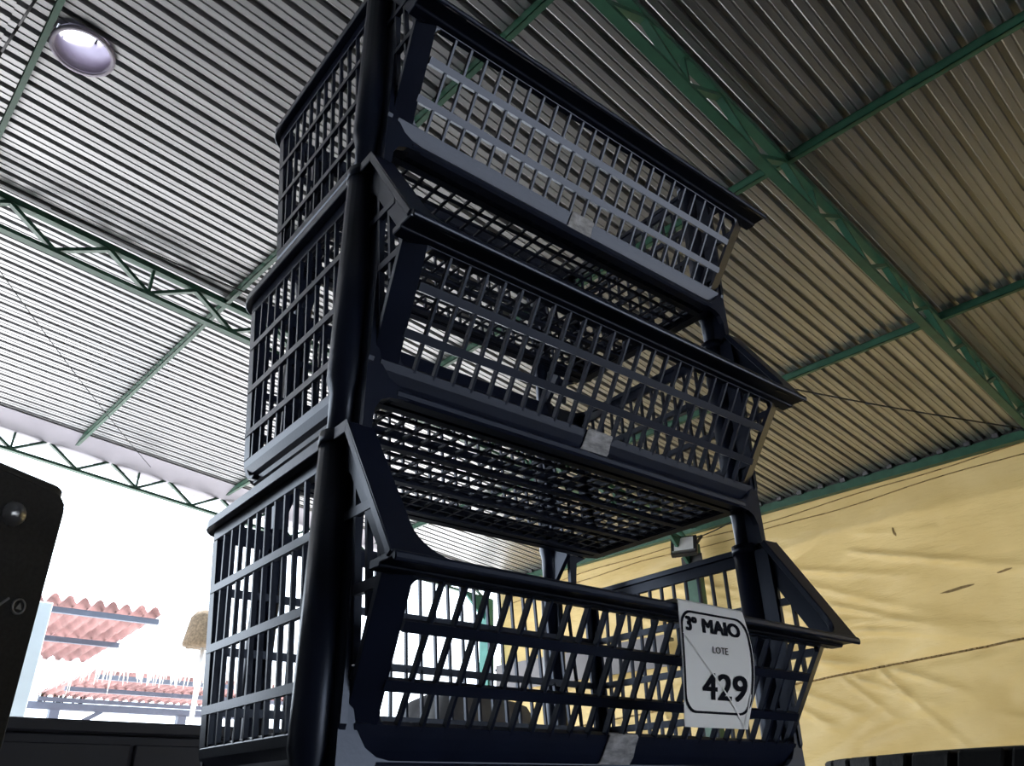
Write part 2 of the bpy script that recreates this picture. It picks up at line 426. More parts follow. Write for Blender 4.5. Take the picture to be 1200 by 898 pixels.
# cables under the roof
def cable(pts, r, label):
    m = MB(); m.path(pts, r, 5); tag(hobj('cable', m, 'cable'), label, 'cable')
def sagline(a, b, sag, n=14): return [Vector(a).lerp(Vector(b), i / n) - Vector((0, 0, sag * 4 * (i / n) * (1 - i / n))) for i in range(n + 1)]
cable(sagline((6.5, 2.95, rz(6.5, 0.1)), (8.7, 1.6, rz(8.7, 0.14)), 0.02), 0.008, 'thin dark cable on the roof above the tarpaulin')
cable(sagline((-0.25, 6.6, rz(-0.25, 0.12)), (0.1, 3.0, rz(0.1, 0.13)), 0.05), 0.008, 'thin cable beside the purlin at the top left')
cable(sagline((0.3, 6.4, rz(0.3, 0.12)), (2.9, 9.6, rz(2.9, 0.12)), 0.05), 0.004, 'thin cable slanting across the bright left roof bay')
cable(sagline((0.6, 5.6, rz(0.6, 0.1)), (3.2, 5.3, rz(3.2, 0.1)), 0.03), 0.007, 'thin cable along the upper side of the left truss')
cable(sagline((8.7, 5.7, 3.05), (8.8, 5.0, 3.22), 0.03), 0.008, 'short cable running from the floodlight along the wall')

# ------------------------------------------------------------------ table that carries the baskets (below the picture)
TT = Z0 - 0.34 * S
tb_ = empty('display_table', (0, 0.2, 0))
tag(tb_, 'dark steel display table under the stacked baskets', 'table')
m = MB(); m.box((-0.47, -0.30, TT - 0.03), (0.47, 0.36, TT)); obj('table_top', m, 'steel', tb_, 0.003)
for x in (-0.43, 0.43):
    for y in (-0.26, 0.32):
        m = MB(); m.box((x - 0.02, y - 0.02, 0), (x + 0.02, y + 0.02, TT - 0.03)); obj('leg', m, 'steel', tb_)

# ------------------------------------------------------------------ stacking basket (in tier units, scaled by S)
def V(x, y, z): return Vector((x * S, y * S, z * S))
ZT, ZG = 0.768, 0.694
LY, LZ = -0.274, 0.341                 # front edge of the lip
LF = -0.286
PY = -0.004                            # where the rim breaks down to the lip
def fy(z): return -0.5975 * z          # front face plane
def sw(z): return 0.923 + 0.043 * z / ZG      # side wall half width
def by_(z): return 1.005 + 0.069 * z / ZG     # back wall
def slope_z(y): return ZT + (y - PY) * (ZT - LZ) / (PY - LY)
SLAT = 0.0715
BASE = [(0.0, 0.0), (0.004, -0.03), (0.018, -0.06), (0.045, -0.085), (0.09, -0.095)]   # inward, height: rounded lower edge

FBASE = [(0.0, 0.0), (0.012, -0.025), (0.028, -0.052), (0.046, -0.076), (0.09, -0.095)]   # front edge rolls under sooner

def part_bar(name, p, q, w, h, parent, up=(0, 0, 1)):
    m = MB(); m.bar(V(*p), V(*q), w * S, h * S, up); return obj(name, m, 'plastic', parent)

def arc(cx, cy, r, a0, a1, n=6): return [(cx + r * math.cos(a0 + (a1 - a0) * i / n), cy + r * math.sin(a0 + (a1 - a0) * i / n)) for i in range(n + 1)]

def make_basket():
    root = empty('storage_basket')
    # ---- front panel
    m = MB()
    inn = 0.022
    outer = [(i_, z) for i_, z in FBASE]
    innr = [(i_ + inn, z + 0.012) for i_, z in reversed(FBASE)]
    m.sweep([(y * S, z * S) for y, z in outer + innr], -0.905 * S, 0.905 * S)
    for s in (-1, 1):
        m.prism([V(s * 0.848, 0, 0), V(s * 0.918, 0.032, 0), V(s * 0.950, fy(LZ - .012) + 0.032, LZ - .012), V(s * 0.878, fy(LZ - .012), LZ - .012)], V(0, inn, 0))
        # rounded corners of the opening
        for (cx, cz, dx, dz) in ((0.848, 0.0, -1, 1), (0.878, 0.314, -1, -1)):
            r = 0.03
            pl = [V(s * cx, fy(cz), cz)] + [V(s * (cx - r + r * math.cos(t)), fy(cz + dz * (r - r * math.sin(t))), cz + dz * (r - r * math.sin(t))) for t in [i * math.pi / 8 for i in range(5)]]
            m.prism(pl, V(0, inn * 0.8, 0))
    m.prism([V(-0.88, fy(0.314), 0.314), V(0.88, fy(0.314), 0.314), V(0.88, fy(LZ - .012), LZ - .012), V(-0.88, fy(LZ - .012), LZ - .012)], V(0, inn, 0))
    fp = obj('front_panel', m, 'plastic', root, 0.0012)
    # lip: rolled front edge
    m = MB()
    m.sweep([(y * S, z * S) for y, z in ((-0.165, LZ), (LF + 0.010, LZ + 0.004), (LF, LZ - 0.004), (LF, LZ - 0.020), (LF + 0.008, LZ - 0.026), (LF + 0.016, LZ - 0.016), (-0.215, LZ - 0.016), (-0.212, LZ - 0.024), (-0.165, LZ - 0.024))], -0.988 * S, 0.988 * S)
    obj('lip', m, 'plastic', root, 0.0012)
    m = MB(); m.sweep([(y * S, z * S) for y, z in ((0.006, -0.080), (0.002, -0.088), (0.004, -0.102), (0.012, -0.110), (0.050, -0.110), (0.050, -0.096), (0.030, -0.080))], -0.84 * S, 0.84 * S); obj('bottom_rail', m, 'plastic', root)
    # slats of the front
    n = 23
    mm = MB(); dirv = V(0, fy(0.325) - fy(-0.005), 0.33)
    mm.bar(V(0, 0.012, -0.006), V(0, 0.012 + fy(0.32), 0.32), 0.0085 * S, 0.018 * S, (0, 1, 0)); sl = mm.mesh('slat', M['plastic'])
    for k in range(n): link('slat', sl, fp, V((k - 11) * SLAT + 0.0, 0, 0))
    for z in (0.0875, 0.2135):
        m = MB(); x = 0.862; m.bar(V(-x, fy(z) + 0.008, z), V(x, fy(z) + 0.008, z), 0.028 * S, 0.020 * S, (0, 1, -fy(1))); obj('crossbar', m, 'plastic', fp)
    # ---- side panels
    for s in (-1, 1):
        m = MB()
        th = 0.018
        # upper band
        m.prism([V(s * sw(ZG), PY + 0.03, ZG), V(s * sw(ZG), 1.07, ZG), V(s * sw(ZT), 1.07, ZT - 0.01), V(s * sw(ZT), PY + 0.0, ZT - 0.01)], V(-s * th, 0, 0))
        # sloping band down to the lip
        dl = Vector((LY - PY, LZ - ZT)); Lb = dl.length; dl.normalize(); nl = Vector((-dl.y, dl.x))
        def sb(u, q): return (PY + dl.x * u + nl.x * q, ZT + dl.y * u + nl.y * q)
        m.prism([V(s * sw(z), y, z) for y, z in (sb(0.0, 0.012), sb(Lb - 0.02, 0.012), sb(Lb - 0.03, 0.10), sb(0.105, 0.10), (PY + 0.125, ZG), (PY + 0.125, ZT - 0.012))], V(-s * th, 0, 0))
        # lower band with rounded edge
        vs_ = []
        for i_, z in BASE: vs_.append((s * (0.923 - i_), z))
        for i_, z in reversed(BASE): vs_.append((s * (0.923 - i_ - th), z + 0.012))
        m.prism([V(x, 0.02, z) for x, z in vs_], V(0, 0.985, 0))
        # rear corner stile
        m.prism([V(s * sw(0), by_(0) - 0.055, 0), V(s * sw(0), by_(0), 0), V(s * sw(ZG), by_(ZG), ZG), V(s * sw(ZG), by_(ZG) - 0.045, ZG)], V(-s * th, 0, 0))
        sp = obj('side_panel', m, 'plastic', root, 0.001)
        mm = MB(); mm.bar(V(s * (sw(0) - 0.009), 0, -0.005), V(s * (sw(ZG) - 0.009), 0.03, ZG + 0.005), 0.010 * S, 0.015 * S, (1, 0, 0)); sl = mm.mesh('slat', M['plastic'])
        for k in range(13): link('slat', sl, sp, V(0, 0.935 - k * 0.0725, 0))
        for y, zb in ((-0.012, 0.13), (-0.075, 0.235), (-0.135, 0.335)):
            zt = slope_z(y) - 0.10
            if y > -0.05: zt = 0.66
            part_bar('slat', (s * (sw(zb) - 0.009), y, zb), (s * (sw(zt) - 0.009), y + 0.01, zt), 0.012, 0.018, sp, (1, 0, 0))
        for z in (0.1125, 0.3075, 0.513):
            yf = fy(z) + 0.055 if z < 0.33 else PY - (ZT - z) * (PY - LY) / (ZT - LZ) + 0.06
            part_bar('crossbar', (s * (sw(z) - 0.007), yf, z), (s * (sw(z) - 0.007), by_(z) - 0.01, z), 0.018, 0.027, sp)
    # ---- back panel
    m = MB(); th = 0.018
    m.prism([V(-0.95, by_(ZG), ZG), V(0.95, by_(ZG), ZG), V(0.955, by_(ZT - .01), ZT - 0.01), V(-0.955, by_(ZT - .01), ZT - 0.01)], V(0, -th, 0))
    vs_ = [(by_(0) - i_, z) for i_, z in BASE] + [(by_(0) - i_ - th, z + 0.012) for i_, z in reversed(BASE)]
    m.sweep([(y * S, z * S) for y, z in vs_], -0.915 * S, 0.915 * S)
    for s in (-1, 1):
        m.prism([V(s * 0.86, by_(0), 0), V(s * 0.922, by_(0), 0), V(s * 0.962, by_(ZG), ZG), V(s * 0.905, by_(ZG), ZG)], V(0, -th, 0))
    bp = obj('back_panel', m, 'plastic', root, 0.001)
    mm = MB(); mm.bar(V(0, by_(0) - 0.009, -0.005), V(0, by_(ZG) - 0.009, ZG + 0.005), 0.010 * S, 0.014 * S, (0, 1, 0)); sl = mm.mesh('slat', M['plastic'])
    for k in range(23): link('slat', sl, bp, V((k - 11) * SLAT, 0, 0))
    for z in (0.1125, 0.3075, 0.513):
        part_bar('crossbar', (-0.93, by_(z) - 0.007, z), (0.93, by_(z) - 0.007, z), 0.018, 0.027, bp)
    # ---- rim: broad outward flange along sides and back
    ro, ri = 0.12, 0.06
    out = [(1.002, PY)] + arc(1.002 - ro, 1.163 - ro, ro, 0, math.pi / 2) + arc(-1.002 + ro, 1.163 - ro, ro, math.pi / 2, math.pi) + [(-1.002, PY)]
    inn_ = [(0.945, PY)] + arc(0.945 - ri, 1.063 - ri, ri, 0, math.pi / 2) + arc(-0.945 + ri, 1.063 - ri, ri, math.pi / 2, math.pi) + [(-0.945, PY)]
    m = MB(); k = len(out)
    vs_ = [V(x, y, ZT) for x, y in out] + [V(x, y, ZT) for x, y in inn_] + [V(x, y, ZT - 0.036) for x, y in out] + [V(x, y, ZT - 0.026) for x, y in inn_]
    fs = []
    for i in range(k - 1):
        fs += [(i, i + 1, k + i + 1, k + i), (2 * k + i + 1, 2 * k + i, 3 * k + i, 3 * k + i + 1), (i + 1, i, 2 * k + i, 2 * k + i + 1), (k + i, k + i + 1, 3 * k + i + 1, 3 * k + i)]
    fs += [(0, k, 3 * k, 2 * k), (2 * k - 1, k - 1, 3 * k - 1, 4 * k - 1)]
    m.add(vs_, fs)
    # sloping arms with the rounded inner corner that runs into the lip
    d = Vector((0, LY - PY, LZ - ZT)); L = d.length; d.normalize(); nn = Vector((0, -d.z, d.y))     # down-back
    for s in (-1, 1):
        pl = [(1.002, 0.0), (0.994, L)]
        pl += [(0.80, L + 0.012), (0.80, L - 0.004)]
        for i in range(9):
            t = i * math.pi / 16
            pl.append((0.80 + 0.105 * math.sin(t), L - 0.004 - 0.105 + 0.105 * math.cos(t)))
        pl += [(0.912, 0.0)]
        P0 = Vector((0, PY, ZT))
        m.prism([(Vector((s * x, 0, 0)) + P0 + d * u) * S for x, u in pl], nn * 0.024 * S)
    obj('rim', m, 'plastic', root, 0.0012)
    # ---- floor grid
    m = MB()
    for x in (-0.868, 0.868): m.bar(V(x, 0.05, -0.088), V(x, 0.95, -0.088), 0.05 * S, 0.022 * S)
    for y in (0.06, 0.945): m.bar(V(-0.86, y - 0.025 if y < .5 else y, -0.088), V(0.86, y - 0.025 if y < .5 else y, -0.088), 0.04 * S, 0.022 * S)
    fl = obj('floor_frame', m, 'plastic', root)
    mm = MB(); mm.bar(V(0, 0.04, -0.086), V(0, 0.95, -0.086), 0.0105 * S, 0.011 * S); sl = mm.mesh('floor_bar', M['plastic'])
    for k in range(23): link('floor_bar', sl, fl, V((k - 11) * SLAT, 0, 0))
    mm = MB(); mm.bar(V(-0.86, 0, -0.086), V(0.86, 0, -0.086), 0.0105 * S, 0.011 * S); s1 = mm.mesh('floor_bar', M['plastic'])
    mm = MB(); mm.bar(V(-0.86, 0, -0.090), V(0.86, 0, -0.090), 0.030 * S, 0.020 * S); s2 = mm.mesh('floor_rib', M['plastic'])
    for k in range(13):
        y = 0.100 + k * 0.0655
        if k in (0, 4, 8, 12): link('floor_rib', s2, fl, V(0, y, 0))
        else: link('floor_bar', s1, fl, V(0, y, 0))
    # ---- legs: socket tube outside the wall, tapered stub below
    for s in (-1, 1):
        cx, cy = s * 0.957, 0.11
        m = MB()
        m.lathe([(r * S, z * S) for r, z in ((0.0, -0.34), (0.040, -0.34), (0.046, -0.10), (0.060, -0.05), (0.060, 0.772), (0.050, 0.772), (0.050, 0.67), (0.0, 0.67))], V(cx, cy, 0), 20)
        m.lathe([(0.051 * S, 0.732 * S), (0.064 * S, 0.732 * S), (0.064 * S, 0.772 * S), (0.051 * S, 0.772 * S)], V(cx, cy, 0), 20, closed=True)
        # web blade in front of the tube
        m.prism([V(s * 0.945, cy - 0.03, -0.24), V(s * 0.945, 0.035, -0.24), V(s * 0.945, 0.028, -0.06), V(s * 0.945, 0.0, 0.0), V(s * 0.945, -0.008, 0.30), V(s * 0.945, PY, ZT - 0.03), V(s * 0.945, cy - 0.03, ZT - 0.03)], V(-s * 0.018, 0, 0))
        # gusset to the front rail
        inner = [(0.940, 0.34), (0.930, 0.18), (0.916, 0.06), (0.898, -0.01), (0.872, -0.05), (0.840, -0.070), (0.80, -0.078)]
        lower = [(0.80, -0.108), (0.86, -0.114), (0.893, -0.13), (0.912, -0.165), (0.918, -0.24)]
        pts_ = inner + lower + [(0.946, -0.24), (0.946, 0.34)]
        m.prism([V(s * x, 0.006, z) for x, z in pts_], V(0, 0.022, 0))
        obj('leg', m, 'plastic', root)
        cx, cy = s * 0.725, 1.108
        m = MB()
        m.lathe([(r * S, z * S) for r, z in ((0.0, -0.34), (0.036, -0.34), (0.042, -0.10), (0.052, -0.05), (0.052, 0.772), (0.043, 0.772), (0.043, 0.67), (0.0, 0.67))], V(cx, cy, 0), 18)
        m.prism([V(cx - s * 0.012, 0.97, -0.105), V(cx - s * 0.012, cy - 0.02, -0.24), V(cx - s * 0.012, cy - 0.02, 0.0), V(cx - s * 0.012, 0.98, 0.0)], V(s * 0.024, 0, 0))
        m.prism([V(cx + s * 0.02, 0.985, -0.24), V(cx + s * 0.055, 0.985, -0.24), V(cx + s * 0.065, 0.985, -0.13), V(cx + s * 0.13, 0.985, -0.095), V(cx + s * 0.02, 0.985, -0.095)], V(0, 0.02, 0))
        obj('leg', m, 'plastic', root)
    # ---- small paper sticker on the front lower edge
    m = MB(); st = [(-0.062, 0.052)]
    ring = [(-0.004, 0.004)] + [(i_ - 0.004, z - 0.002) for i_, z in FBASE[:4]]
    nn_ = 6; vs_ = []
    for i, (y, z) in enumerate(ring):
        for j in range(nn_ + 1):
            x = -0.06 + 0.12 * j / nn_ - 0.012 * (i / 4) * (1 - j / nn_) + 0.004 * math.sin(3 * i + j)
            vs_.append(V(x, y - 0.002 * (1 + math.sin(2 * j)), z))
    vs_ += [v + V(0, 0.003, 0.002) for v in vs_]
    h = len(ring) * (nn_ + 1)
    fs = []
    for i in range(len(ring) - 1):
        for j in range(nn_):
            q = (i * (nn_ + 1) + j, i * (nn_ + 1) + j + 1, (i + 1) * (nn_ + 1) + j + 1, (i + 1) * (nn_ + 1) + j)
            fs += [q, tuple(k + h for k in reversed(q))]
    m.add(vs_, fs)
    so = obj('sticker', m, 'sticker', root); so['label'] = 'small worn white paper sticker'
    return root

b0 = make_basket()
bpy.context.view_layer.update()
grp = 'stacked black baskets'
labs = ['lowest black plastic basket, holding the white lot tag', 'middle black plastic basket of the stack of three', 'topmost black plastic basket, its rim cut off by the picture edge']
bs = [b0, copy_tree(b0), copy_tree(b0)]
for i, o in enumerate(bs):
    o.location = (0, 0, Z0 + i * S)
    tag(o, labs[i], 'basket', grp)

# ------------------------------------------------------------------ lot tag hung over the lip of the lowest basket
TL, TR, BR_, BL = (-0.036, 0.346), (0.272, 0.3455), (0.213, 0.005), (-0.067, 0.002)
def tagpt(u, v, lift=0.0):        # u across, v down
    x = (TL[0] * (1 - u) + TR[0] * u) * (1 - v) + (BL[0] * (1 - u) + BR_[0] * u) * v
    z = (TL[1] * (1 - u) + TR[1] * u) * (1 - v) + (BL[1] * (1 - u) + BR_[1] * u) * v
    bow = 0.022 * math.sin(math.pi * min(1, v * 1.05)) * (0.35 + 0.65 * u)
    x += 0.028 * math.sin(math.pi * v) * u ** 3
    y = -0.297 - bow * 0.6 - lift
    return V(x, y, z) + Vector((0, 0, Z0))
tg = empty('lot_tag', tagpt(0.5, 1.0)); tag(tg, 'white sleeved paper tag reading LOTE 429 on the lowest basket', 'tag')
TGI = Matrix.Translation(-tagpt(0.5, 1.0))
def tagmesh(name, verts2, faces, lift, thick, mt):
    mb = MB(); n = len(verts2)
    mb.add([TGI @ tagpt(u, v, lift) for u, v in verts2] + [TGI @ tagpt(u, v, lift - thick) for u, v in verts2],
           [tuple(f) for f in faces] + [tuple(i + n for i in reversed(f)) for f in faces])
    return obj(name, mb, mt, tg)
N = 16
vv = [(i / N, j / N) for j in range(N + 1) for i in range(N + 1)]
ff = [(j * (N + 1) + i, j * (N + 1) + i + 1, (j + 1) * (N + 1) + i + 1, (j + 1) * (N + 1) + i) for j in range(N) for i in range(N)]
o = tagmesh('paper_sheet', vv, ff, 0.0, 0.002, 'paper')
for p_ in o.data.polygons: p_.use_smooth = True
# sheet end folded back over the lip
mb = MB(); k = 8
st = [tagpt(i / k, 0.0) for i in range(k + 1)]; rows = [st, [p + V(0, 0.006, 0.006) for p in st], [p + V(0, 0.03, 0.008) for p in st], [p + V(0, 0.08, 0.007) for p in st]]
mb.add([TGI @ p for r in rows for p in r], [(j * (k + 1) + i, j * (k + 1) + i + 1, (j + 1) * (k + 1) + i + 1, (j + 1) * (k + 1) + i) for j in range(3) for i in range(k)], True)
obj('folded_edge', mb, 'paper', tg)
# printed rounded frame
def rrect(x0, y0, x1, y1, r, n=6):
    a = 1.12   # sheet is a little taller than wide
    pts = []
    for cx, cy, t0 in ((x1 - r, y0 + r / a, -90), (x1 - r, y1 - r / a, 0), (x0 + r, y1 - r / a, 90), (x0 + r, y0 + r / a, 180)):
        for i in range(n + 1):
            t = math.radians(t0 + 90 * i / n); pts.append((cx + r * math.cos(t), cy + r / a * math.sin(t)))
    dense = []
    for p, q in zip(pts, pts[1:] + pts[:1]):
        c = max(1, int(math.hypot(q[0] - p[0], q[1] - p[1]) / 0.06))
        for i in range(c): dense.append((p[0] + (q[0] - p[0]) * i / c, p[1] + (q[1] - p[1]) * i / c))
    return dense
def ring2(o_, t):
    cx, cy = 0.5, 0.48; n = len(o_)
    i_ = []
    for x, y in o_:
        i_.append((x + (t if x < cx else -t) * min(1, abs(x - cx) / 0.36), y + (t * .9 if y < cy else -t * .9) * min(1, abs(y - cy) / 0.36)))
    return o_ + i_, [(i, (i + 1) % n, n + (i + 1) % n, n + i) for i in range(n)]
v2, f2 = ring2(rrect(0.012, 0.075, 0.985, 0.895, 0.14), 0.020)
tagmesh('printed_frame', v2, f2, 0.0025, 0.001, 'ink')
def text(body, x0, x1, y0, y1, bold):
    cu = bpy.data.curves.new('t', 'FONT'); cu.body = body; cu.size = 1.0; cu.offset = bold; cu.resolution_u = 4
    to = bpy.data.objects.new('t', cu); COL.objects.link(to); bpy.context.view_layer.update()
    me = bpy.data.meshes.new_from_object(to.evaluated_get(bpy.context.evaluated_depsgraph_get()))
    xs = [v.co.x for v in me.vertices]; ys = [v.co.y for v in me.vertices]
    v_ = [(x0 + (v.co.x - min(xs)) / (max(xs) - min(xs)) * (x1 - x0), y1 - (v.co.y - min(ys)) / (max(ys) - min(ys)) * (y1 - y0)) for v in me.vertices]
    f_ = [list(p.vertices) for p in me.polygons]
    bpy.data.objects.remove(to); bpy.data.curves.remove(cu); bpy.data.meshes.remove(me)
    return v_, f_
for body, x0, x1, y0, y1, bold, nm in (('3\u00ba', 0.085, 0.235, 0.13, 0.245, 0.009, 'date_lettering'), ('MAIO', 0.33, 0.86, 0.13, 0.245, 0.009, 'date_lettering'), ('LOTE', 0.44, 0.655, 0.355, 0.412, 0.0, 'lot_lettering'), ('429', 0.28, 0.895, 0.58, 0.785, 0.009, 'number_lettering')):
    v_, f_ = text(body, x0, x1, y0, y1, 0.0)
    V_, F_ = [], []
    for dx, dy in (((-1, -.5), (-1, .5), (1, -.5), (1, .5), (0, 0)) if bold else ((0, 0),)):       # heavier strokes
        F_ += [[i + len(V_) for i in f] for f in f_]; V_ += [(x + dx * bold, y + dy * bold) for x, y in v_]
    tagmesh(nm, V_, F_, 0.0025, 0.001, 'ink')
mb = MB()  # glare on the sleeve crease, laid on as thin white strips
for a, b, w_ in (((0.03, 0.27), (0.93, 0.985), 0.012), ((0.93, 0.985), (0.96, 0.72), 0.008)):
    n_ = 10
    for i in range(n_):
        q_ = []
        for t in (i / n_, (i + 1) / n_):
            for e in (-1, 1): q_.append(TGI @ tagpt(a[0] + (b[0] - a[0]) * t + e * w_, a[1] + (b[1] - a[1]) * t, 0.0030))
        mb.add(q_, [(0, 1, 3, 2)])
obj('sleeve_fold_glare', mb, 'fold_glare', tg)

# ------------------------------------------------------------------ loudspeaker on its stand at the left edge
def polar(az, dist, z): return B(dist * math.sin(az), dist * math.cos(az), z)      # az measured from the hall's length
def deg(x): return math.radians(x)
sp_d = 1.35
sa = deg(8.45 + 4.25)                       # right edge of the box as seen from the eye
edge = polar(sa, sp_d, 0)
top = CAM.z + sp_d * math.tan(deg(18.23))
spk = empty('loudspeaker', (edge.x, edge.y, top - 0.62))
fr = deg(22 - 4.25 + 0)                     # direction the visible face runs (towards the left and nearer)
spk.rotation_euler = (0, 0, deg(33))
tag(spk, 'black loudspeaker box standing at the left picture edge', 'loudspeaker')
# local: x runs left from the visible edge (negative), y runs away, face at y=0
def speaker_body():
    m = MB(); pl = arc(-0.03, 0.03, 0.03, -math.pi / 2, 0, 6) + [(0.0, 0.26), (-0.06, 0.32), (-0.32, 0.32), (-0.38, 0.26)] + arc(-0.35, 0.03, 0.03, math.pi, 1.5 * math.pi, 6)
    m.prism([(x, y, 0.0) for x, y in pl], (0, 0, 0.60))
    m.prism([(x * 0.97 - 0.005, y * 0.96 + 0.006, 0.60) for x, y in pl], (0, 0, 0.02))
    return m
obj('cabinet', speaker_body(), 'speaker', spk, 0.004)
m = MB(); pl = []
for cx, cz, t0 in ((-0.05, 0.575, 0), (-0.33, 0.575, 90), (-0.33, 0.03, 180), (-0.05, 0.03, 270)):
    pl += [(cx + 0.028 * math.cos(deg(t0 + i * 15)), -0.012, cz + 0.028 * math.sin(deg(t0 + i * 15))) for i in range(7)]
m.prism(pl, (0, 0.014, 0)); obj('grille', m, 'grille', spk, 0.003)
for x, z in ((-0.105, 0.548), (-0.30, 0.548), (-0.105, 0.06), (-0.30, 0.06)):
    sc = obj('screw', (lambda q: (q.lathe([(0.0, 0.014), (0.009, 0.013), (0.016, 0.006), (0.018, 0.0)], (0, 0, 0), 16), q)[1])(MB()), 'chrome', spk)
    sc.location = (x, -0.012, z); sc.rotation_euler = (math.pi / 2, 0, 0)
m = MB(); m.lathe([(0.011, 0.0), (0.011, 0.003), (0.0085, 0.003), (0.0085, 0.0)], (0, 0, 0), 24, closed=True)
m.prism([(0, 0.006, 0), (-0.005, -0.004, 0), (0.005, -0.004, 0)], (0, 0, 0.003)); m.bar((-0.034, -0.008, 0.001), (-0.018, 0.008, 0.001), 0.003, 0.003)
lg = obj('badge', m, 'silver', spk); lg.location = (-0.058, -0.012, 0.428); lg.rotation_euler = (math.pi / 2, 0, 0)
st_ = empty('speaker_stand', (spk.location.x, spk.location.y, 0)); st_.rotation_euler = spk.rotation_euler
tag(st_, 'black tripod stand under the loudspeaker', 'stand')
m = MB(); m.tube((-0.19, 0.16, 0.25), (-0.19, 0.16, top - 0.62), 0.018); obj('pole', m, 'housing', st_)
for t in (30, 150, 270):
    m = MB(); m.tube((-0.19, 0.16, 0.55), (-0.19 + 0.4 * math.cos(deg(t)), 0.16 + 0.4 * math.sin(deg(t)), 0.012), 0.012); obj('leg', m, 'housing', st_)
m = MB(); m.tube((-0.19, 0.16, 0.52), (-0.19, 0.16, 0.60), 0.03); obj('collar', m, 'housing', st_)

# ------------------------------------------------------------------ long dark cabinet behind
cz = 2.7 * math.tan(deg(4.85))
cb_ = empty('dark_cabinet'); cb_.matrix_world = HALL @ Matrix.Translation((0, 2.62, FZ)); tag(cb_, 'long dark cabinet standing low behind the baskets at the left', 'cabinet')
hgt = cz - FZ
m = MB(); m.box((-1.2, 0.02, 0.06), (1.62, 0.62, hgt - 0.035)); obj('body', m, 'cabinet', cb_, 0.004)
m = MB(); m.box((-1.23, -0.02, hgt - 0.035), (1.65, 0.65, hgt)); obj('top', m, 'cabinet', cb_, 0.006)
m = MB(); m.box((-1.18, 0.06, 0), (1.60, 0.58, 0.06)); obj('plinth', m, 'housing', cb_)
for k in range(4):
    m = MB(); x = -1.18 + k * 0.70; m.box((x, 0.0, 0.09), (x + 0.685, 0.022, hgt - 0.06)); dr = obj('door', m, 'cabinet', cb_, 0.003)
    m = MB(); m.bar((x + 0.62, -0.02, 0.5), (x + 0.62, -0.02, 0.68), 0.012, 0.012, (0, 1, 0)); obj('handle', m, 'chrome', dr)

# ------------------------------------------------------------------ tyre stack at the lower right
tc_ = polar(deg(71.5 + 4.25), 2.05, 0)
TY_R, TY_W = 0.46, 0.235
t_top = CAM.z + 0.070
def make_tyre():
    t = empty('tyre')
    m = MB(); w = TY_W
    m.lathe([(0.27, 0.02), (0.29, 0.0), (0.36, -0.004 + 0.004), (0.42, 0.006), (TY_R - 0.026, 0.020), (TY_R - 0.020, w / 2), (TY_R - 0.026, w - 0.020), (0.42, w - 0.006), (0.36, w), (0.29, w), (0.27, w - 0.02), (0.30, w / 2)], (0, 0, 0), 48, closed=True)
    obj('casing', m, 'rubber', t)
    n = 34
    for k in range(n):
        a0 = 2 * math.pi * k / n; da = 2 * math.pi / n * 0.86; sk = 0.9 * 2 * math.pi / n
        m = MB()
        pts = []
        for r in (TY_R - 0.045, TY_R):
            for a, z in ((a0, 0.006), (a0 + da, 0.006), (a0 + da + sk, w - 0.006), (a0 + sk, w - 0.006)):
                rr = r if r < TY_R - 0.01 else r
                pts.append((rr * math.cos(a), rr * math.sin(a), z))
        m.add(pts, [(0, 3, 2, 1), (4, 5, 6, 7), (0, 1, 5, 4), (1, 2, 6, 5), (2, 3, 7, 6), (3, 0, 4, 7)])
        obj('tread_block', m, 'rubber', t, 0.004)
    return t
ty = make_tyre(); bpy.context.view_layer.update()
nty = 4
tl = ['topmost black tyre of the stack at the lower right', 'second black tyre from the top of the stack', 'third black tyre from the top of the stack', 'bottom black tyre of the stack on the floor']
for k in range(nty):
    o = ty if k == 0 else copy_tree(ty)
    o.location = (tc_.x, tc_.y, t_top - (k + 1) * TY_W); o.rotation_euler = (0, 0, k * 0.05)
    tag(o, tl[k], 'tyre', 'stacked tyres')
zb = t_top - nty * TY_W
m = MB(); m.box((-0.42, -0.42, 0), (0.42, 0.42, zb)); pal = obj('pallet', m, 'steel', None, 0.005, (tc_.x, tc_.y, 0)); tag(pal, 'dark block under the tyre stack', 'plinth')
tdir = (CAM - tc_); tdir.z = 0; tdir.normalize()
lt = empty('paper_label'); a_ = math.atan2(tdir.y, tdir.x) + 0.04
lt.location = (tc_.x, tc_.y, t_top - 0.105); lt.rotation_euler = (0, 0, a_)
tag(lt, 'small white label stuck on the topmost tyre', 'label')
mb = MB(); q = [(TY_R + 0.003) * 1.0] ; vs_ = []
for i in range(9):
    t = -0.13 + 0.26 * i / 8
    for r in (TY_R + 0.002, TY_R + 0.004):
        for z in (0.0, 0.075): vs_.append((r * math.cos(t), r * math.sin(t), z))
fs = []
for i in range(8):
    for a, b in ((0, 1), (1, 3), (3, 2), (2, 0)): fs.append((i * 4 + a, i * 4 + b, i * 4 + 4 + b, i * 4 + 4 + a))
fs += [(0, 1, 3, 2), (32, 33, 35, 34)]
mb.add(vs_, fs); obj('paper', mb, 'paper', lt)
for t in (-0.07, 0.0, 0.035):
    mb = MB(); mb.box((TY_R + 0.0035, t * TY_R * 1.0 - 0.010, 0.038), (TY_R + 0.0055, t * TY_R + 0.010, 0.056)); obj('print_mark', mb, 'ink', lt)

